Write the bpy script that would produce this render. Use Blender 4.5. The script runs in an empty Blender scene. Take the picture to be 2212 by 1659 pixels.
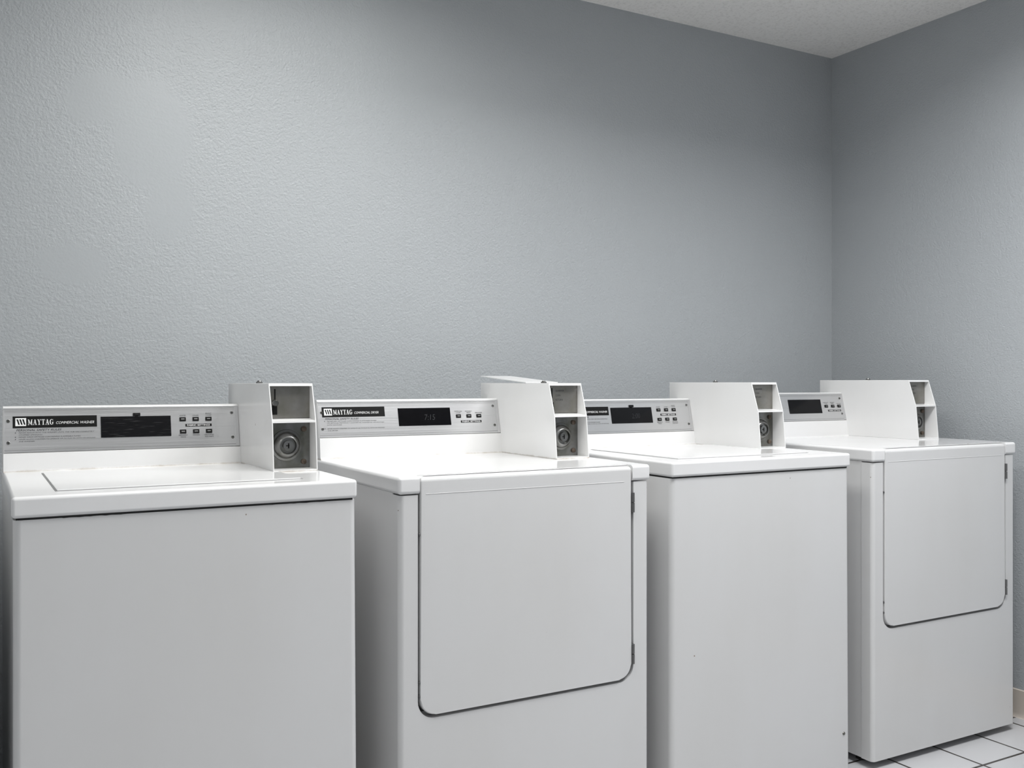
import bpy, bmesh, math, random
from mathutils import Matrix, Vector
random.seed(4)
C=bpy.context.scene.collection
R=math.radians
try:
    bpy.context.scene.view_settings.view_transform='Standard'
    bpy.context.scene.view_settings.look='None'
except Exception: pass

# ---------------------------------------------------------------- materials
def nm(name):
    m=bpy.data.materials.new(name); m.use_nodes=True
    nt=m.node_tree; return m,nt,nt.nodes['Principled BSDF'],nt.nodes,nt.links
def simple(name,col,rough=.4,metal=0,spec=.5,noise=0,nscale=8,bump=0,bscale=200,coat=0):
    m,nt,b,N,L=nm(name)
    b.inputs['Roughness'].default_value=rough; b.inputs['Metallic'].default_value=metal
    b.inputs['Specular IOR Level'].default_value=spec
    b.inputs['Coat Weight'].default_value=coat
    tc=N.new('ShaderNodeTexCoord')
    n=N.new('ShaderNodeTexNoise'); n.inputs['Scale'].default_value=nscale; n.inputs['Detail'].default_value=4
    L.new(tc.outputs['Object'],n.inputs['Vector'])
    r=N.new('ShaderNodeValToRGB')
    k=1-noise
    r.color_ramp.elements[0].color=(col[0]*k,col[1]*k,col[2]*k*(1-noise*.3),1); r.color_ramp.elements[0].position=.3
    r.color_ramp.elements[1].color=(*col,1); r.color_ramp.elements[1].position=.6
    L.new(n.outputs['Fac'],r.inputs['Fac']); L.new(r.outputs['Color'],b.inputs['Base Color'])
    if bump:
        n2=N.new('ShaderNodeTexNoise'); n2.inputs['Scale'].default_value=bscale
        L.new(tc.outputs['Object'],n2.inputs['Vector'])
        bp=N.new('ShaderNodeBump'); bp.inputs['Strength'].default_value=bump; bp.inputs['Distance'].default_value=.001
        L.new(n2.outputs['Fac'],bp.inputs['Height']); L.new(bp.outputs['Normal'],b.inputs['Normal'])
    return m
def enamel(name,col,rough,grime_z=None):
    m,nt,b,N,L=nm(name)
    b.inputs['Roughness'].default_value=rough
    tc=N.new('ShaderNodeTexCoord')
    mp=N.new('ShaderNodeMapping'); mp.inputs['Scale'].default_value=(3.2,3.2,1.1)
    L.new(tc.outputs['Object'],mp.inputs['Vector'])
    n=N.new('ShaderNodeTexNoise'); n.inputs['Scale'].default_value=1; n.inputs['Detail'].default_value=5
    L.new(mp.outputs[0],n.inputs['Vector'])
    r=N.new('ShaderNodeValToRGB')
    r.color_ramp.elements[0].color=(col[0]*.96,col[1]*.955,col[2]*.945,1); r.color_ramp.elements[0].position=.32
    r.color_ramp.elements[1].color=(*col,1); r.color_ramp.elements[1].position=.62
    L.new(n.outputs['Fac'],r.inputs['Fac'])
    out=r.outputs['Color']
    n3=N.new('ShaderNodeTexNoise'); n3.inputs['Scale'].default_value=60; n3.inputs['Detail'].default_value=2
    L.new(tc.outputs['Object'],n3.inputs['Vector'])
    r3=N.new('ShaderNodeValToRGB'); r3.color_ramp.elements[0].position=.79; r3.color_ramp.elements[0].color=(0,0,0,1)
    r3.color_ramp.elements[1].position=.81; r3.color_ramp.elements[1].color=(1,1,1,1)
    L.new(n3.outputs['Fac'],r3.inputs['Fac'])
    mx=N.new('ShaderNodeMix'); mx.data_type='RGBA'; mx.inputs['B'].default_value=(.25,.2,.16,1)
    L.new(r3.outputs['Color'],mx.inputs['Factor']); L.new(out,mx.inputs['A']); out=mx.outputs['Result']
    if grime_z is not None:
        sp=N.new('ShaderNodeSeparateXYZ'); L.new(tc.outputs['Object'],sp.inputs[0])
        mr=N.new('ShaderNodeMapRange'); mr.inputs['From Min'].default_value=grime_z+.010; mr.inputs['From Max'].default_value=grime_z
        L.new(sp.outputs['Z'],mr.inputs['Value'])
        n2=N.new('ShaderNodeTexNoise'); n2.inputs['Scale'].default_value=22; n2.inputs['Detail'].default_value=8; n2.inputs['Roughness'].default_value=.7
        L.new(tc.outputs['Object'],n2.inputs['Vector'])
        mu=N.new('ShaderNodeMath'); mu.operation='MULTIPLY'; L.new(mr.outputs[0],mu.inputs[0]); L.new(n2.outputs['Fac'],mu.inputs[1])
        r2=N.new('ShaderNodeValToRGB'); r2.color_ramp.elements[0].position=.30; r2.color_ramp.elements[0].color=(0,0,0,1)
        r2.color_ramp.elements[1].position=.58; r2.color_ramp.elements[1].color=(.6,.6,.6,1)
        L.new(mu.outputs[0],r2.inputs['Fac'])
        m2=N.new('ShaderNodeMix'); m2.data_type='RGBA'; m2.inputs['B'].default_value=(.30,.23,.15,1)
        L.new(r2.outputs['Color'],m2.inputs['Factor']); L.new(out,m2.inputs['A']); out=m2.outputs['Result']
    L.new(out,b.inputs['Base Color'])
    return m
def brushed(name,col,rough,axis=2):
    m,nt,b,N,L=nm(name)
    b.inputs['Metallic'].default_value=.95; 
    b.inputs['Base Color'].default_value=(*col,1)
    tc=N.new('ShaderNodeTexCoord'); mp=N.new('ShaderNodeMapping')
    mp.inputs['Scale'].default_value=(3,400,900)
    L.new(tc.outputs['Object'],mp.inputs['Vector'])
    n=N.new('ShaderNodeTexNoise'); n.inputs['Scale'].default_value=1; n.inputs['Detail'].default_value=3
    L.new(mp.outputs[0],n.inputs['Vector'])
    mr=N.new('ShaderNodeMapRange'); mr.inputs['To Min'].default_value=rough-.08; mr.inputs['To Max'].default_value=rough+.12
    L.new(n.outputs['Fac'],mr.inputs['Value']); L.new(mr.outputs[0],b.inputs['Roughness'])
    bp=N.new('ShaderNodeBump'); bp.inputs['Strength'].default_value=.12; bp.inputs['Distance'].default_value=.0005
    L.new(n.outputs['Fac'],bp.inputs['Height']); L.new(bp.outputs['Normal'],b.inputs['Normal'])
    return m
def scratched_glass():
    m,nt,b,N,L=nm('scratched_display_glass')
    b.inputs['Roughness'].default_value=.25; b.inputs['Specular IOR Level'].default_value=.25
    tc=N.new('ShaderNodeTexCoord'); mp=N.new('ShaderNodeMapping')
    mp.inputs['Scale'].default_value=(22,60,900); mp.inputs['Rotation'].default_value=(0,R(2),0)
    L.new(tc.outputs['Object'],mp.inputs['Vector'])
    n=N.new('ShaderNodeTexNoise'); n.inputs['Scale'].default_value=1; n.inputs['Detail'].default_value=3
    L.new(mp.outputs[0],n.inputs['Vector'])
    r=N.new('ShaderNodeValToRGB'); r.color_ramp.elements[0].position=.62; r.color_ramp.elements[0].color=(.005,.005,.006,1)
    r.color_ramp.elements[1].position=.74; r.color_ramp.elements[1].color=(.09,.09,.09,1)
    L.new(n.outputs['Fac'],r.inputs['Fac']); L.new(r.outputs['Color'],b.inputs['Base Color'])
    return m
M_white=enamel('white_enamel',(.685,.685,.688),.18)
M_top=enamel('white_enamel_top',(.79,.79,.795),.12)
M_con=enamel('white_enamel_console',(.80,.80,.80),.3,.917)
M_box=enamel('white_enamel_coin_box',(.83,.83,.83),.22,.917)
M_alu=brushed('brushed_aluminium',(.68,.68,.685),.30)
M_groove=simple('groove_grey',(.20,.20,.20),.6)
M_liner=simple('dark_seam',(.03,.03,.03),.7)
M_black=simple('black_ink',(.005,.005,.005),.5,noise=.3,nscale=60,spec=.2)
M_glass=simple('black_display_glass',(.004,.004,.005),.10,noise=.2,spec=.22)
M_glass2=scratched_glass()
M_dig=simple('dim_display_digits',(.014,.016,.018),.4)
M_ink=simple('printed_ink',(.05,.05,.055),.6)
M_greyink=simple('grey_ink',(.28,.28,.28),.6)
M_whiteink=simple('white_ink',(.8,.8,.8),.6)
M_steel=simple('worn_steel',(.26,.26,.257),.26,metal=.9,noise=.4,nscale=30,bump=.15,bscale=90)
M_steel2=simple('coin_plate_steel',(.31,.30,.285),.36,metal=.8,noise=.25,nscale=25)
M_rust=simple('rusty_bolt',(.13,.10,.08),.7,metal=.4,noise=.5,nscale=90)
M_dark=simple('dark_gap',(.015,.015,.015),.8)
M_rubber=simple('black_rubber',(.02,.02,.02),.7)
M_hinge=simple('hinge_metal',(.16,.16,.16),.45,metal=.6)

def wall_mat():
    m,nt,b,N,L=nm('grey_blue_wall_paint')
    b.inputs['Roughness'].default_value=.42
    geo=N.new('ShaderNodeNewGeometry')
    sp=N.new('ShaderNodeSeparateXYZ'); L.new(geo.outputs['Position'],sp.inputs[0])
    n0=N.new('ShaderNodeTexNoise'); n0.inputs['Scale'].default_value=1.3; n0.inputs['Detail'].default_value=3
    L.new(geo.outputs['Position'],n0.inputs['Vector'])
    r=N.new('ShaderNodeValToRGB'); r.color_ramp.elements[0].position=.3; r.color_ramp.elements[1].position=.7
    r.color_ramp.elements[0].color=(.416,.438,.455,1); r.color_ramp.elements[1].color=(.436,.458,.475,1)
    L.new(n0.outputs['Fac'],r.inputs['Fac']); L.new(r.outputs['Color'],b.inputs['Base Color'])
    def mth(op,a,bv,c=None):
        k=N.new('ShaderNodeMath'); k.operation=op
        for i,v in enumerate((a,bv,c)):
            if v is None: continue
            if isinstance(v,(int,float)): k.inputs[i].default_value=v
            else: L.new(v,k.inputs[i])
        return k.outputs[0]
    n1=N.new('ShaderNodeTexNoise'); n1.inputs['Scale'].default_value=185; n1.inputs['Detail'].default_value=2; n1.inputs['Roughness'].default_value=.5
    L.new(geo.outputs['Position'],n1.inputs['Vector'])
    n2=N.new('ShaderNodeTexNoise'); n2.inputs['Scale'].default_value=95; n2.inputs['Detail'].default_value=2
    L.new(geo.outputs['Position'],n2.inputs['Vector'])
    h0=mth('SUBTRACT',mth('MULTIPLY_ADD',n2.outputs['Fac'],.6,n1.outputs['Fac']),.8)
    nd=N.new('ShaderNodeTexNoise'); nd.inputs['Scale'].default_value=7; nd.inputs['Detail'].default_value=3
    L.new(geo.outputs['Position'],nd.inputs['Vector'])
    masks=[]
    for (cx,cz,rx,rz) in ((.42,1.78,.11,.17),(.30,1.88,.09,.08),(.24,1.43,.08,.05),(.47,1.60,.07,.10)):
        dx=mth('DIVIDE',mth('SUBTRACT',sp.outputs['X'],cx),rx); dz=mth('DIVIDE',mth('SUBTRACT',sp.outputs['Z'],cz),rz)
        dd=mth('ADD',mth('MULTIPLY',dx,dx),mth('MULTIPLY',dz,dz))
        dd=mth('ADD',dd,mth('MULTIPLY',mth('SUBTRACT',nd.outputs['Fac'],.5),2.2))
        mr=N.new('ShaderNodeMapRange'); mr.inputs['From Min'].default_value=.7; mr.inputs['From Max'].default_value=1.3
        L.new(dd,mr.inputs['Value']); masks.append(mr.outputs[0])
    mk=masks[0]
    for q in masks[1:]: mk=mth('MINIMUM',mk,q)
    st=mth('MULTIPLY_ADD',mk,.8,.2)
    h=mth('MULTIPLY',h0,st)
    ax=mth('ABSOLUTE',mth('SUBTRACT',sp.outputs['X'],1.18),None)
    h=mth('ADD',h,mth('MULTIPLY',mth('LESS_THAN',ax,.0014),-.3))
    bp=N.new('ShaderNodeBump'); bp.inputs['Strength'].default_value=.85; bp.inputs['Distance'].default_value=.0019
    L.new(h,bp.inputs['Height']); L.new(bp.outputs['Normal'],b.inputs['Normal'])
    return m
M_wall=wall_mat()
def ceil_mat():
    m,nt,b,N,L=nm('textured_ceiling')
    b.inputs['Roughness'].default_value=.9
    geo=N.new('ShaderNodeNewGeometry')
    n1=N.new('ShaderNodeTexNoise'); n1.inputs['Scale'].default_value=110; n1.inputs['Detail'].default_value=4
    L.new(geo.outputs['Position'],n1.inputs['Vector'])
    r=N.new('ShaderNodeValToRGB'); r.color_ramp.elements[0].position=.3; r.color_ramp.elements[0].color=(.80,.785,.76,1)
    r.color_ramp.elements[1].position=.5; r.color_ramp.elements[1].color=(.92,.905,.88,1)
    L.new(n1.outputs['Fac'],r.inputs['Fac']); L.new(r.outputs['Color'],b.inputs['Base Color'])
    bp=N.new('ShaderNodeBump'); bp.inputs['Strength'].default_value=.8; bp.inputs['Distance'].default_value=.0035
    L.new(n1.outputs['Fac'],bp.inputs['Height']); L.new(bp.outputs['Normal'],b.inputs['Normal'])
    return m
M_ceil=ceil_mat()
def floor_mat():
    m,nt,b,N,L=nm('white_floor_tiles')
    geo=N.new('ShaderNodeNewGeometry'); mp=N.new('ShaderNodeMapping')
    mp.inputs['Location'].default_value=(.06,.05,0)
    L.new(geo.outputs['Position'],mp.inputs['Vector'])
    br=N.new('ShaderNodeTexBrick'); br.offset=0; br.squash=1
    br.inputs['Scale'].default_value=1; br.inputs['Brick Width'].default_value=.203; br.inputs['Row Height'].default_value=.203
    br.inputs['Mortar Size'].default_value=.0042; br.inputs['Mortar Smooth'].default_value=.1
    br.inputs['Color1'].default_value=(.52,.52,.53,1); br.inputs['Color2'].default_value=(.49,.495,.51,1); br.inputs['Mortar'].default_value=(.045,.04,.036,1)
    L.new(mp.outputs[0],br.inputs['Vector']); L.new(br.outputs['Color'],b.inputs['Base Color'])
    b.inputs['Roughness'].default_value=.35
    bp=N.new('ShaderNodeBump'); bp.invert=True; bp.inputs['Distance'].default_value=.002
    L.new(br.outputs['Fac'],bp.inputs['Height']); L.new(bp.outputs['Normal'],b.inputs['Normal'])
    return m
M_floor=floor_mat()
M_base=simple('cream_vinyl_base',(.62,.56,.50),.5,noise=.05)
M_housing=simple('fixture_housing',(.25,.25,.25),.6)
def emis(s,col):
    m,nt,b,N,L=nm('light_diffuser')
    b.inputs['Emission Color'].default_value=(*col,1); b.inputs['Emission Strength'].default_value=s
    return m

# ---------------------------------------------------------------- mesh helpers
OFF=0.0
def wn(ob):
    md=ob.modifiers.new('normals','WEIGHTED_NORMAL'); md.keep_sharp=True; md.weight=100; md.mode='FACE_AREA'
def finish(name,bm,mat,parent,ang=35,smooth=True):
    if OFF: bmesh.ops.translate(bm,verts=bm.verts,vec=(0,0,OFF))
    bmesh.ops.recalc_face_normals(bm,faces=bm.faces)
    me=bpy.data.meshes.new(name); bm.to_mesh(me); bm.free()
    for m in (mat if isinstance(mat,(list,tuple)) else [mat]): me.materials.append(m)
    if smooth:
        me.polygons.foreach_set('use_smooth',[True]*len(me.polygons))
        me.set_sharp_from_angle(angle=R(ang))
    ob=bpy.data.objects.new(name,me); C.objects.link(ob)
    if smooth: wn(ob)
    if parent: ob.parent=parent
    return ob
def addbox(bm,x0,x1,y0,y1,z0,z1,r=0,seg=3,filt=None):
    g=bmesh.ops.create_cube(bm,size=1)
    vs=g['verts']
    for v in vs: v.co=Vector(((x0+x1)/2+v.co.x*(x1-x0),(y0+y1)/2+v.co.y*(y1-y0),(z0+z1)/2+v.co.z*(z1-z0)))
    if r>0:
        es={e for v in vs for e in v.link_edges}
        if filt: es={e for e in es if filt((e.verts[0].co+e.verts[1].co)/2,(e.verts[0].co-e.verts[1].co).normalized())}
        bmesh.ops.bevel(bm,geom=list(es),offset=r,segments=seg,profile=.5,affect='EDGES')
def rbox(name,dims,r,mat,parent,seg=3,filt=None):
    bm=bmesh.new(); addbox(bm,*dims,r,seg,filt); return finish(name,bm,mat,parent)
def addprism(bm,prof,a0,a1,axis='x',r=0,seg=3,filt=None):
    def P(p,a): return (a,p[0],p[1]) if axis=='x' else (p[0],a,p[1])
    A=[bm.verts.new(P(p,a0)) for p in prof]; B=[bm.verts.new(P(p,a1)) for p in prof]
    n=len(prof); fs=[bm.faces.new(A),bm.faces.new(B[::-1])]
    for i in range(n): fs.append(bm.faces.new((A[i],B[i],B[(i+1)%n],A[(i+1)%n])))
    if r>0:
        es={e for f in fs for e in f.edges}
        if filt: es={e for e in es if filt((e.verts[0].co+e.verts[1].co)/2,(e.verts[0].co-e.verts[1].co).normalized())}
        bmesh.ops.bevel(bm,geom=list(es),offset=r,segments=seg,profile=.5,affect='EDGES')
def prism(name,prof,a0,a1,mat,parent,axis='x',r=0,seg=3,filt=None):
    bm=bmesh.new(); addprism(bm,prof,a0,a1,axis,r,seg,filt); return finish(name,bm,mat,parent)
def urect(x0,x1,z0,z1,r,n=8):
    p=[(x0,z1)]
    for i in range(n+1):
        a=math.pi+ (math.pi/2)*i/n; p.append((x0+r+r*math.cos(a),z0+r+r*math.sin(a)))
    for i in range(n+1):
        a=1.5*math.pi+(math.pi/2)*i/n; p.append((x1-r+r*math.cos(a),z0+r+r*math.sin(a)))
    p.append((x1,z1)); return p
def addlathe(bm,prof,center,n=28):
    rings=[]
    for (rr,yy) in prof:
        rings.append([bm.verts.new((center[0]+rr*math.cos(2*math.pi*i/n),center[1]+yy,center[2]+rr*math.sin(2*math.pi*i/n))) for i in range(n)])
    for a,b in zip(rings,rings[1:]):
        for i in range(n): bm.faces.new((a[i],a[(i+1)%n],b[(i+1)%n],b[i]))
    bm.faces.new(rings[0]); bm.faces.new(rings[-1][::-1])
def cyl(bm,c,r,h,n=20,r2=None):
    g=bmesh.ops.create_cone(bm,cap_ends=True,segments=n,radius1=r,radius2=r if r2 is None else r2,depth=h)
    bmesh.ops.translate(bm,verts=g['verts'],vec=(c[0],c[1],c[2]+h/2))
def empty(name,loc):
    e=bpy.data.objects.new(name,None); e.location=loc; e.empty_display_size=.2; C.objects.link(e); return e
def boolean(ob,cutter_bm):
    me=bpy.data.meshes.new('cut'); bmesh.ops.recalc_face_normals(cutter_bm,faces=cutter_bm.faces); 
    if OFF: bmesh.ops.translate(cutter_bm,verts=cutter_bm.verts,vec=(0,0,OFF))
    cutter_bm.to_mesh(me); cutter_bm.free()
    co=bpy.data.objects.new('cut',me); C.objects.link(co); co.parent=ob.parent
    ob.modifiers.clear()
    md=ob.modifiers.new('b','BOOLEAN'); md.object=co; md.operation='DIFFERENCE'; md.solver='EXACT'
    bpy.context.view_layer.update()
    dg=bpy.context.evaluated_depsgraph_get()
    new=bpy.data.meshes.new_from_object(ob.evaluated_get(dg))
    ob.modifiers.clear(); ob.data=new
    new.polygons.foreach_set('use_smooth',[True]*len(new.polygons)); new.set_sharp_from_angle(angle=R(30))
    wn(ob)
    bpy.data.objects.remove(co)
_tc={}
def text_geom(s,bold=0,shear=0):
    k=(s,bold,shear)
    if k in _tc: return _tc[k]
    cu=bpy.data.curves.new('t','FONT'); cu.body=s; cu.size=1; cu.offset=bold; cu.shear=shear; cu.resolution_u=3
    ob=bpy.data.objects.new('t',cu); C.objects.link(ob)
    bpy.context.view_layer.update()
    me=bpy.data.meshes.new_from_object(ob.evaluated_get(bpy.context.evaluated_depsgraph_get()))
    vs=[(v.co.x,v.co.y) for v in me.vertices]; fs=[tuple(p.vertices) for p in me.polygons]
    bpy.data.objects.remove(ob); bpy.data.curves.remove(cu); bpy.data.meshes.remove(me)
    _tc[k]=(vs,fs); return vs,fs
class Panel:
    """maps (x, z, lift) onto an inclined front panel"""
    def __init__(s,y0,z0,y1,z1): s.y0,s.z0,s.y1,s.z1=y0,z0,y1,z1; s.a=math.atan2(y1-y0,z1-z0)
    def p(s,x,z,o=0):
        t=(z-s.z0)/(s.z1-s.z0); return Vector((x,s.y0+t*(s.y1-s.y0)-o*math.cos(s.a),z+o*math.sin(s.a)))
def put_text(bm,pan,s,x0,x1,z0,z1,o,bold=0,shear=0,mi=0):
    vs,fs=text_geom(s,bold,shear)
    ax=min(v[0] for v in vs);bx=max(v[0] for v in vs);ay=min(v[1] for v in vs);by=max(v[1] for v in vs)
    sy=(z1-z0)/(by-ay); sx=(x1-x0)/(bx-ax)
    V=[bm.verts.new(pan.p(x0+(v[0]-ax)*sx,z0+(v[1]-ay)*sy,o)) for v in vs]
    for f in fs:
        try: q=bm.faces.new([V[i] for i in f]); q.material_index=mi
        except ValueError: pass
def put_poly(bm,pan,pts,o,mi=0):
    f=bm.faces.new([bm.verts.new(pan.p(x,z,o)) for x,z in pts]); f.material_index=mi
def put_plate(bm,pan,x0,x1,z0,z1,o0,o1,r=0,mi=0):
    vs=[]
    for o in (o0,o1):
        for (x,z) in ((x0,z0),(x1,z0),(x1,z1),(x0,z1)): vs.append(bm.verts.new(pan.p(x,z,o)))
    fs=[bm.faces.new([vs[i] for i in q]) for q in ((0,1,2,3),(7,6,5,4),(0,4,5,1),(1,5,6,2),(2,6,7,3),(3,7,4,0))]
    for f in fs: f.material_index=mi
    if r: bmesh.ops.bevel(bm,geom=list({e for v in vs[4:] for e in v.link_edges}),offset=r,segments=2,affect='EDGES',profile=.5)
def serif_word(bm,pan,word,x0,x1,z0,z1,o,mi=0):
    G={'M':1.15,'A':.95,'Y':.92,'T':.85,'G':.95}
    def quad(a,b,w): return [(a[0]-w/2,a[1]),(a[0]+w/2,a[1]),(b[0]+w/2,b[1]),(b[0]-w/2,b[1])]
    def rect(a,b,c,d): return [(a,b),(c,b),(c,d),(a,d)]
    def glyph(c):
        w=G[c]; s=.07
        if c=='M': return [quad((.15,0),(.15,1),.09),quad((.15+.05,1),(w/2,.15),.2),quad((w/2,.15),(w-.2,1),.08),quad((w-.22,0),(w-.22,1),.22),
                           rect(0,0,.32,s),rect(0,1-s,.3,1),rect(w-.4,0,w,s),rect(w-.3,1-s,w,1)]
        if c=='A': return [quad((.13,0),(w/2,1),.08),quad((w-.2,0),(w/2,1),.22),rect(.22,.32,w-.25,.4),rect(0,0,.3,s),rect(w-.42,0,w,s)]
        if c=='Y': return [quad((w/2,.45),(.2,1),.22),quad((w/2,.45),(w-.16,1),.08),rect(w/2-.11,0,w/2+.11,.5),rect(w/2-.24,0,w/2+.24,s),rect(0,1-s,.4,1),rect(w-.3,1-s,w,1)]
        if c=='T': return [rect(w/2-.11,0,w/2+.11,1),rect(0,1-s,w,1),rect(0,.74,.06,1),rect(w-.06,.74,w,1),rect(w/2-.24,0,w/2+.24,s)]
        if c=='G':
            out=[];n=14
            for i in range(n):
                a0=R(50+ (330-50)*i/n); a1=R(50+(330-50)*(i+1)/n)
                def ro(a): return (.46+.46*math.cos(a),.5+.5*math.sin(a))
                def ri(a): return (.50+.27*math.cos(a),.5+.43*math.sin(a))
                out.append([ro(a0),ro(a1),ri(a1),ri(a0)])
            out+=[rect(.66,.08,.86,.48),rect(.52,.41,.98,.48),rect(.78,.68,.83,1)]
            return out
    tot=sum(G[c] for c in word)+.12*(len(word)-1); sx=(x1-x0)/tot; sz=z1-z0; cx=0
    for k,c in enumerate(word):
        for pl in glyph(c): put_poly(bm,pan,[(x0+(cx+p[0])*sx,z0+p[1]*sz) for p in pl],o,mi)
        cx+=G[c]+.12

# ---------------------------------------------------------------- machine parts
ZL=.917
def screw(parent,pan,x,z):
    bm=bmesh.new(); n=14
    A=[bm.verts.new(pan.p(x+.0042*math.cos(2*math.pi*i/n),z+.0042*math.sin(2*math.pi*i/n),.0006)) for i in range(n)]
    B=[bm.verts.new(pan.p(x+.003*math.cos(2*math.pi*i/n),z+.003*math.sin(2*math.pi*i/n),.003)) for i in range(n)]
    for i in range(n): bm.faces.new((A[i],A[(i+1)%n],B[(i+1)%n],B[i]))
    bm.faces.new(B)
    put_poly(bm,pan,[(x-.0026,z-.0004),(x+.0026,z-.0004),(x+.0026,z+.0004),(x-.0026,z+.0004)],.0032,1)
    put_poly(bm,pan,[(x-.0004,z-.0026),(x+.0004,z-.0026),(x+.0004,z+.0026),(x-.0004,z+.0026)],.0032,1)
    return finish('screw',bm,[M_steel,M_black],parent)
def console(root,W,dryer,digits,glass=None):
    zt=1.072 if dryer else 1.064; zp=.974 if dryer else .960
    pt=zt-.005
    pan=Panel(.5415,zp,.5630,pt)
    prof=[(.530,ZL-.001),(.5345,ZL+.006),(.5385,zp-.002),(.5440,zp-.001),(.5640,pt),(.566,zt),(.572,zt+.001),(.625,zt),(.628,ZL-.001)]
    con=prism('control_console',prof,0,W,M_con,root)
    bm=bmesh.new()
    put_plate(bm,pan,.001,W-.001,zp,pt,-.004,.0008,.0004)
    for (a,b) in ((pt-.0055,pt-.0045),(zp+.0045,zp+.0055),(pt-.0085,pt-.008)):
        put_poly(bm,pan,[(.002,a),(W-.002,a),(W-.002,b),(.002,b)],.00095,1)
    put_plate(bm,pan,.0005,W-.0005,pt-.002,pt+.002,-.004,.002,.0006)
    put_plate(bm,pan,W-.010,W-.0005,zp,pt,-.004,.0014,.0005)
    finish('faceplate',bm,[M_alu,M_groove],con)['label']='brushed aluminium faceplate'
    dx=-.008 if dryer else 0; dz=.0117 if dryer else 0
    bm=bmesh.new(); put_plate(bm,pan,.019+dx,.196+dx,1.015+dz,1.0415+dz,.0006,.0014)
    fo=finish('nameplate',bm,M_black,con); fo['label']='black nameplate bar'
    bm=bmesh.new(); o=.0017
    lx0,lx1,lz0,lz1=.0245+dx,.0465+dx,1.0195+dz,1.0375+dz
    put_poly(bm,pan,[(lx0,lz0),(lx1,lz0),(lx1,lz1),(lx0,lz1)],o,0)
    for k in range(3):
        a=lx0+.0028+k*.0058
        put_poly(bm,pan,[(a+.0032,lz0+.0028),(a+.0062,lz0+.0028),(a+.0028,lz1-.0028),(a-.0006,lz1-.0028)],o+.0002,1)
    serif_word(bm,pan,'MAYTAG',.050+dx,.103+dx,1.0215+dz,1.034+dz,o,0)
    put_text(bm,pan,'COMMERCIAL '+('DRYER' if dryer else 'WASHER'),.1085+dx,(.178 if dryer else .190)+dx,1.0228+dz,1.0288+dz,o,-.004,.35,0)
    finish('brand_lettering',bm,[M_whiteink,M_black],con,smooth=False)
    bm=bmesh.new(); o=.0012
    put_text(bm,pan,'PERSONAL SAFETY RULES',.026+dx,.120+dx,1.0078+dz,1.0126+dz,o,.01,.3)
    if dryer:
        lines=['NEVER DRY ARTICLES CONTAINING FLAMMABLE FUMES','OR ARTICLES PREVIOUSLY CLEANED IN, WASHED IN, OR SPOTTED','WITH GASOLINE.',None,'NEVER ALLOW CHILDREN TO OPERATE OR TO PLAY IN, WITH OR AROUND','THE DRYER.']
        ends=[.170,.192,.072,0,.192,.060]
    else:
        lines=['NEVER REACH INTO THE WASHER UNTIL THE TUB HAS COMPLETELY','STOPPED SPINNING.','NEVER WASH ARTICLES CONTAINING FLAMMABLE FUMES.','NEVER ALLOW CHILDREN TO OPERATE OR TO PLAY IN, WITH OR AROUND','THE WASHER.']
        ends=[.190,.080,.160,.192,.064]
    z=1.0028+dz
    for t,e in zip(lines,ends):
        if t:
            put_text(bm,pan,t,.031+dx,e+dx,z,z+.0027,o,-.002,.25)
            if t.startswith('NEVER'): put_poly(bm,pan,[(.0235+dx,z+.0005),(.0255+dx,z+.0005),(.0255+dx,z+.0025),(.0235+dx,z+.0025)],o)
        z-=.0049
    finish('safety_rules_lettering',bm,M_ink,con,smooth=False)
    if dryer: d0,d1,e0,e1=.227,.386,.9990,1.0480
    else: d0,d1,e0,e1=.204,.363,.9885,1.0380
    bm=bmesh.new(); put_plate(bm,pan,d0,d1,e0,e1,.0004,.0022,.0008)
    if not dryer: put_plate(bm,pan,.276,.293,1.0385,1.0455,.0004,.004,.0008); put_plate(bm,pan,.281,.288,1.036,1.041,.0004,.004,.0008)
    fo=finish('display_window',bm,glass or M_glass,con); fo['label']='scratched black display window' if glass else 'glossy black display window'
    if digits:
        bm=bmesh.new(); put_text(bm,pan,digits,d0+.078,d0+.110,e0+.015,e0+.030,.0026,-.01,.15)
        finish('display_digits',bm,M_dig,con,smooth=False)
    if dryer: xs=(.411,.444,.476); rows=(1.0233,); fz=1.0078; labs=[('WHITES AND\nCOLORS','PERMANENT\nPRESS','DELICATES')]; 
    else: xs=(.391,.422,.453); rows=(1.0285,.9985); fz=1.0135; labs=[('WHITES','COLORS','BRIGHT\nCOLORS'),('PERMANENT\nPRESS','WOOLENS','DELICATES\nAND KNITS')]
    for rz in rows:
        for x in xs:
            bm=bmesh.new(); put_plate(bm,pan,x-.0075,x+.0075,rz-.0048,rz+.0048,.0004,.0032,.0009)
            put_poly(bm,pan,[(x-.004,rz-.0008),(x+.004,rz-.0008),(x+.004,rz+.0012),(x-.004,rz+.0012)],.0034,1)
            finish('push_button',bm,[M_black,M_greyink],con)
    bm=bmesh.new(); put_plate(bm,pan,xs[0]+.006,xs[2]+.007,fz-.0032,fz+.0032,.0004,.0012)
    put_text(bm,pan,'FABRIC SETTINGS',xs[0]+.010,xs[2]+.003,fz-.002,fz+.002,.0016,.01,0,1)
    finish('setting_label',bm,[M_black,M_whiteink],con,smooth=False)
    for ri,(rz,lb) in enumerate(zip(rows,labs)):
        for x,t in zip(xs,lb):
            bm=bmesh.new()
            parts=t.split('\n')
            for i,s in enumerate(parts):
                zz=(rz+.0075+.0044*(len(parts)-1-i)) if ri==0 else (rz-.0105-.0044*i)
                wd=.0024*len(s)
                put_text(bm,pan,s,x-wd/2,x+wd/2,zz,zz+.0030,.0013,-.002)
            finish('button_caption',bm,M_ink,con,smooth=False)
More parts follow.
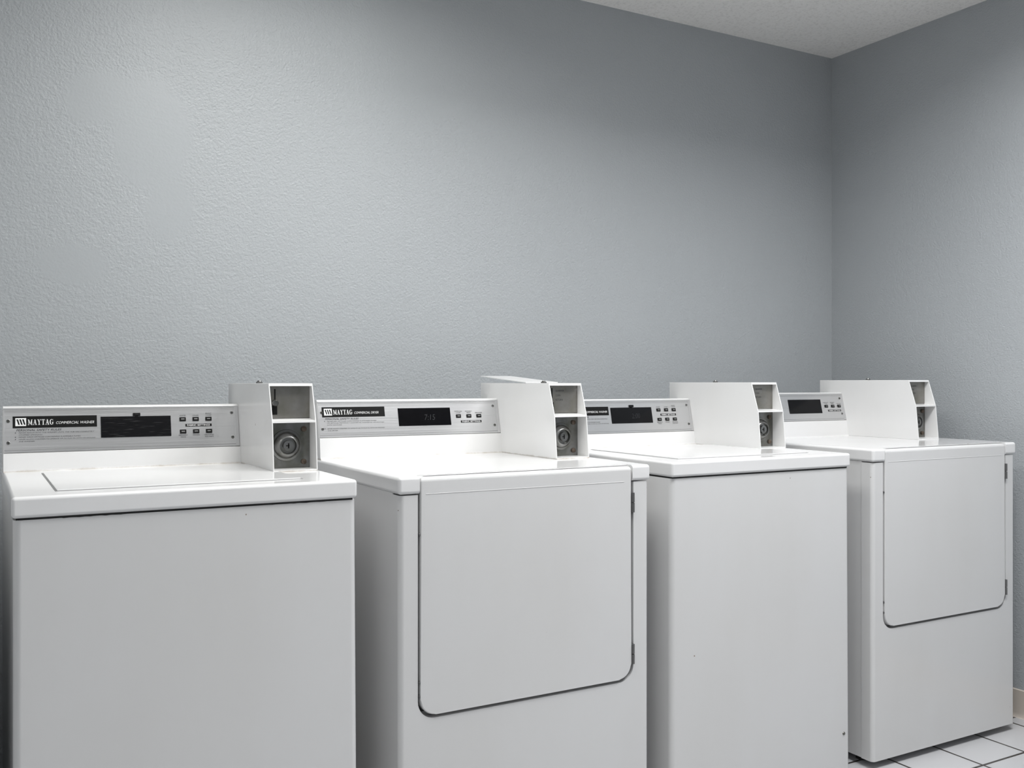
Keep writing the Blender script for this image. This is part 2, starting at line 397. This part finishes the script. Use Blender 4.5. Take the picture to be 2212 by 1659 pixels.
    for (x,z) in ((.010,zp+.022),(.010,pt-.028),(W-.017,zp+.022),(W-.017,pt-.016)): screw(con,pan,x,z)
    return con
def coin_box(root,bx,kind,W=.103):
    x0,x1=bx,bx+W; t=.0024
    F=[(.235,ZL),(.246,1.030),(.275,1.117)]
    yi=.292; yb=.666; zt=1.117
    bm=bmesh.new()
    side=F+[(yb,zt),(yb,ZL)]
    addprism(bm,side,x0,x0+t,r=.0006,seg=1); addprism(bm,side,x1-t,x1,r=.0006,seg=1)
    addbox(bm,x0+.0005,x1-.0005,.2745,yb,zt-t,zt+.0004)
    addbox(bm,x0+t*.5,x1-t*.5,.236,yb,ZL,ZL+.004)
    addprism(bm,[(.2462,1.0275),(.2462,1.0315),(yi+.003,1.036),(yi+.003,1.031)],x0+t*.5,x1-t*.5)
    addbox(bm,x0+t*.5,x1-t*.5,yi+.002,yb-.001,ZL+.002,zt-t*.5)
    addprism(bm,[(.2745,zt),(.2735,zt-.006),(.2755,zt-.006),(.2765,zt)],x0+t*.5,x1-t*.5)
    if kind==1:
        addprism(bm,[(.395,zt+.001),(.395,zt+.003),(.668,zt+.022),(.668,zt+.020)],x0-.001,x1+.001)
    cb=finish('coin_box',bm,M_box,root)
    cb['label']='white sheet-metal coin box with an open recessed front'+(' and a lifted rear cover' if kind==1 else '')
    pan=Panel(yi,ZL,yi,1.2)
    bm=bmesh.new(); put_plate(bm,pan,x0+t,x1-t,1.037,zt-.004,0,.003,.0006)
    finish('coin_plate',bm,M_steel2,cb)['label']='dull steel coin plate'
    bm=bmesh.new()
    put_plate(bm,pan,x0+.017,x0+.020,1.078,1.104,.003,.0036)
    put_plate(bm,pan,x0+.012,x0+.024,1.045,1.066,.003,.0044,.0006,0)
    finish('coin_slot',bm,M_black,cb)
    bm=bmesh.new(); addlathe(bm,[(.008,0),(.008,-.006),(.006,-.009),(.002,-.0095)],(x0+.018,yi-.003,1.072)if kind==0 else (x0+.016,yi-.003,1.044),18)
    finish('return_knob',bm,M_steel,cb)
    if kind!=0:
        bm=bmesh.new()
        for i,s in enumerate(('QUARTER','COIN','RETURN')):
            z=1.094-i*.012
            put_text(bm,pan,s,x0+.030,x0+.030+.0038*len(s),z,z+.005,.0034)
        finish('coin_plate_lettering',bm,M_ink,cb,smooth=False)
    bm=bmesh.new(); put_plate(bm,pan,x0+t,x1-t,ZL+.004,1.030,0,.004,.0008)
    cx,cz=x0+.045,ZL+.057
    addlathe(bm,[(.037,0),(.036,-.003),(.031,-.0035),(.029,-.010),(.024,-.017),(.021,-.0185),(.019,-.018),(.0175,-.012),(.0125,-.012),(.012,-.019),(.001,-.0192)],(cx,yi-.004,cz),32)
    cd=finish('cash_door',bm,M_steel,cb); cd['label']='stamped steel cash door with round lock boss'
    bm=bmesh.new(); put_plate(bm,pan,cx-.0015,cx+.0015,cz-.006,cz+.006,.023,.0236); put_plate(bm,pan,cx-.006,cx+.002,cz-.0012,cz+.0012,.023,.0236)
    finish('keyhole',bm,M_black,cb)
    for (ax,az) in ((x1-.017,ZL+.018),(x1-.017,ZL+.094)):
        bm=bmesh.new(); addlathe(bm,[(.0065,0),(.0062,-.004),(.004,-.0055),(.001,-.006)],(ax,yi-.004,az),12); finish('bolt',bm,M_rust,cb)
    bm=bmesh.new(); cyl(bm,(x0+.03,.47 if kind!=1 else .35,zt),.008,.004); cyl(bm,(x0+.03,.47 if kind!=1 else .35,zt+.004),.0055,.003,r2=.0045); finish('top_lock',bm,M_steel,cb)
    return cb
vert_front=lambda m,d: abs(d.z)>.9 and m.y<.02
def feet(root,W,lift):
    for (fx,fy) in ((.05,.08),(W-.05,.08),(.05,.60),(W-.05,.60)):
        bm=bmesh.new(); cyl(bm,(fx,fy,0),.02,.008,r2=.017); cyl(bm,(fx,fy,.008),.008,.01+lift); finish('foot',bm,M_rubber,root)
def washer(X0,lift,W,bx,digits,label,kind):
    global OFF
    root=empty('washing_machine',(X0,Y0,0)); root['label']=label; root['category']='washing machine'; root['group']='row of coin-operated washing machines'
    OFF=0; feet(root,W,lift)
    OFF=lift
    bm=bmesh.new(); addbox(bm,.001,W+.001,.003,.655,.012,.875,.014,5,vert_front)
    for v in bm.verts:
        if v.co.x>W/2: v.co.x+=.006*(.875-v.co.z)/.875
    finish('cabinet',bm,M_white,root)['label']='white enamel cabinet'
    bm=bmesh.new(); addbox(bm,.006,W-.006,.006,.650,.874,.881)
    pan=Panel(.0026,.85,.0026,.90); n=70; up=[];lo=[]
    for i in range(n+1):
        x=.012+(W-.02)*i/n; f=i/n
        k=.0003+.0008*max(0,math.sin(f*9.5+kind))*random.random()+(.0014 if (.1<f<.3 or .72<f<.93) and kind==0 else 0)*random.uniform(.4,1)
        up.append((x,.8790)); lo.append((x,.8766-k))
    for i in range(n): put_poly(bm,pan,[lo[i],lo[i+1],up[i+1],up[i]],0)
    finish('seal_strip',bm,M_dark,root,smooth=False)['label']='black ragged gasket strip'
    bm=bmesh.new(); addbox(bm,-.002,W+.002,-.003,.66,.8785,ZL,.007,4)
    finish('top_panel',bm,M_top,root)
    bm=bmesh.new(); addbox(bm,.0730,W-.0930,.0655,.472,ZL-.002,ZL+.0006); finish('lid_groove',bm,M_groove,root)
    rbox('lid',(.076,W-.096,.069,.470,ZL-.004,ZL+.0026),.0022,M_top,root,2)['label']='flat hinged white lid'
    console(root,bx,False,digits,M_glass2 if kind==0 else None)
    coin_box(root,bx,kind)
    bm=bmesh.new(); addlathe(bm,[(.005,0),(.004,-.002),(.001,-.0025)],(W-.02,.003,.125),12); finish('front_screw',bm,M_steel,root)
    OFF=0
    return root
def dryer(X0,lift,W,bx,digits,label,kind):
    global OFF
    root=empty('clothes_dryer',(X0,Y0,0)); root['label']=label; root['category']='clothes dryer'; root['group']='row of coin-operated clothes dryers'
    OFF=0; feet(root,W,lift)
    OFF=lift
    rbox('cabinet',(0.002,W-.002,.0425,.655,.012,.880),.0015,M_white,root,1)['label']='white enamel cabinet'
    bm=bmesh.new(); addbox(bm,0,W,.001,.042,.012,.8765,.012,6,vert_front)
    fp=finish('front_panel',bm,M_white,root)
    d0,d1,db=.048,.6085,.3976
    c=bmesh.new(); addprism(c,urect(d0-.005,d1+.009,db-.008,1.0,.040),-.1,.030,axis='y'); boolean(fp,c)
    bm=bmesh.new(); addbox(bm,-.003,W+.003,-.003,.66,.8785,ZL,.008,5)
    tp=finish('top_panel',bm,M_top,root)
    c=bmesh.new(); addbox(c,d0-.002,d1+.004,-.1,.022,.80,1.0); boolean(tp,c)
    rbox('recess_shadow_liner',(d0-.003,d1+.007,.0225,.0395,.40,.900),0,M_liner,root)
    bm=bmesh.new()
    pr=urect(d0,d1,db,ZL-.001,.036)
    addprism(bm,pr,-.003,.021,axis='y')
    es=[e for e in bm.edges if all(v.co.y<0 for v in e.verts) and not all(v.co.z>ZL-.003 for v in e.verts)]
    bmesh.ops.bevel(bm,geom=es,offset=.003,segments=3,profile=.5,affect='EDGES')
    es=[e for e in bm.edges if all(v.co.y<0.0001 for v in e.verts) and all(v.co.z>ZL-.003 for v in e.verts)]
    bmesh.ops.bevel(bm,geom=es,offset=.012,segments=6,profile=.5,affect='EDGES')
    dr=finish('door',bm,M_white,root); dr['label']='tall white front door with rounded lower corners'
    rbox('door_crease',(d0+.012,d1-.022,-.0036,-.001,.8770,.8786),.0004,M_white,dr,1)
    for z in (.826,.456):
        bm=bmesh.new(); addbox(bm,d1+.0005,d1+.0085,-.003,.012,z-.024,z+.024,.001,1)
        cyl(bm,(d1+.0045,-.004,z-.024),.0036,.023,12); cyl(bm,(d1+.0045,-.004,z+.001),.0036,.023,12)
        finish('hinge',bm,M_hinge,dr)['label']='dark metal hinge'
    for z in (.79,.47,.44):
        bm=bmesh.new(); addbox(bm,d0-.0035,d0+.0005,-.001,.008,z-.003,z+.003,.001,1); finish('latch_bumper',bm,M_hinge,dr)
    console(root,bx,True,digits)
    coin_box(root,bx,kind)
    OFF=0
    return root

Y0=1.908
washer(.0628,0,.637,.5275,None,'white coin-operated top-loading washing machine with scratched black display, beside a dryer',0)
dryer(.797,0,.664,.542,'7:15','white coin-operated front-loading clothes dryer between two washing machines',1)
washer(1.533,.002,.637,.525,'2:00','white coin-operated top-loading washing machine between two dryers',2)
dryer(2.267,.010,.664,.502,None,'white coin-operated front-loading clothes dryer beside the grey side wall',3)
dryer(-.675,0,.664,.502,None,'white coin-operated front-loading clothes dryer added out of view to block light beside the first washer',3)  # unseen extra dryer, added to keep the first washer's left side dark

# ---------------------------------------------------------------- room
XL,XR,YB,YW,ZC=-1.3,3.0588,-1.7,2.781,2.44
T=.1
def wallbox(name,x0,x1,y0,y1,z0,z1,mat):
    bm=bmesh.new(); addbox(bm,x0,x1,y0,y1,z0,z1); ob=finish(name,bm,mat,None,smooth=False); ob['kind']='structure'; return ob
wallbox('wall_back',XL,XR,YW,YW+T,0,ZC,M_wall)
wallbox('wall_right',XR,XR+T,YB,YW+T,0,ZC,M_wall)
wallbox('wall_left',XL-T,XL,YB,YW+T,0,ZC,M_wall)
wallbox('wall_front',XL,XR,YB-T,YB,0,ZC,M_wall)
wallbox('floor',XL-T,XR+T,YB-T,YW+T,-T,0,M_floor)
bm=bmesh.new(); prof=[(XR-.006,.090),(XR,.092),(XR,0),(XR-.016,0),(XR-.011,.004),(XR-.006,.016)]
addprism(bm,prof,YB,YW,axis='y'); ob=finish('baseboard_right',bm,M_base,None); ob['kind']='structure'
bm=bmesh.new(); addprism(bm,[(YW-.006,.090),(YW,.092),(YW,0),(YW-.016,0),(YW-.011,.004),(YW-.006,.016)],XL,XR-.016); ob=finish('baseboard_back',bm,M_base,None); ob['kind']='structure'
holes=[(.42,1.02,1.05,2.25),(1.4,2.6,.80,1.40),(-1.1,-.5,-.8,.4)]  # last opening holds an unseen fill light added to brighten the machines
STR=[12.5,25,8.5]; COL=[(1,1,.972),(.99,.994,1),(.99,.994,1)]; DEP=[.16,.17,.12]
xs=sorted({XL-T,XR+T}|{h[0] for h in holes}|{h[1] for h in holes}); ys=sorted({YB-T,YW+T}|{h[2] for h in holes}|{h[3] for h in holes})
bm=bmesh.new()
for a,b in zip(xs,xs[1:]):
    for c_,d_ in zip(ys,ys[1:]):
        mx,my=(a+b)/2,(c_+d_)/2
        if any(h[0]<mx<h[1] and h[2]<my<h[3] for h in holes): continue
        f=bm.faces.new([bm.verts.new(p) for p in ((a,c_,ZC),(b,c_,ZC),(b,d_,ZC),(a,d_,ZC))])
bmesh.ops.remove_doubles(bm,verts=bm.verts,dist=1e-5)
ob=finish('ceiling',bm,M_ceil,None,smooth=False); ob['kind']='structure'
for i,h in enumerate(holes):
    e=empty('recessed_ceiling_light',((h[0]+h[1])/2,(h[2]+h[3])/2,ZC)); e['label']='recessed fluorescent troffer with flat diffuser in the ceiling; the leftmost is an added fill light'; e['category']='ceiling light'; e['group']='recessed ceiling lights'
    a,b=(h[1]-h[0])/2,(h[3]-h[2])/2; D=DEP[i]
    bm=bmesh.new()
    for (x0,x1,y0,y1) in ((-a-.01,-a,-b,b),(a,a+.01,-b,b),(-a-.01,a+.01,-b-.01,-b),(-a-.01,a+.01,b,b+.01)): addbox(bm,x0,x1,y0,y1,0,D+.02)
    addbox(bm,-a-.01,a+.01,-b-.01,b+.01,D+.02,D+.03)
    finish('housing',bm,M_housing,e)
    bm=bmesh.new(); bm.faces.new([bm.verts.new(p) for p in ((-a,-b,D),(-a,b,D),(a,b,D),(a,-b,D))])
    me=bpy.data.meshes.new('diffuser'); bm.to_mesh(me); bm.free(); me.materials.append(emis(STR[i],COL[i]))
    dob=bpy.data.objects.new('diffuser',me); C.objects.link(dob); dob.parent=e

w=bpy.data.worlds.new('w'); bpy.context.scene.world=w; w.use_nodes=True
w.node_tree.nodes['Background'].inputs[0].default_value=(.5,.52,.55,1); w.node_tree.nodes['Background'].inputs[1].default_value=.1

cd=bpy.data.cameras.new('camera'); co=bpy.data.objects.new('camera',cd); C.objects.link(co)
cd.sensor_fit='HORIZONTAL'; cd.sensor_width=36; cd.lens=2077.8/2212*36; cd.shift_y=-3.7/2212; cd.clip_start=.02
co.location=(0,0,1.1197); co.rotation_euler=(R(90),0,R(-29.34))
bpy.context.scene.camera=co
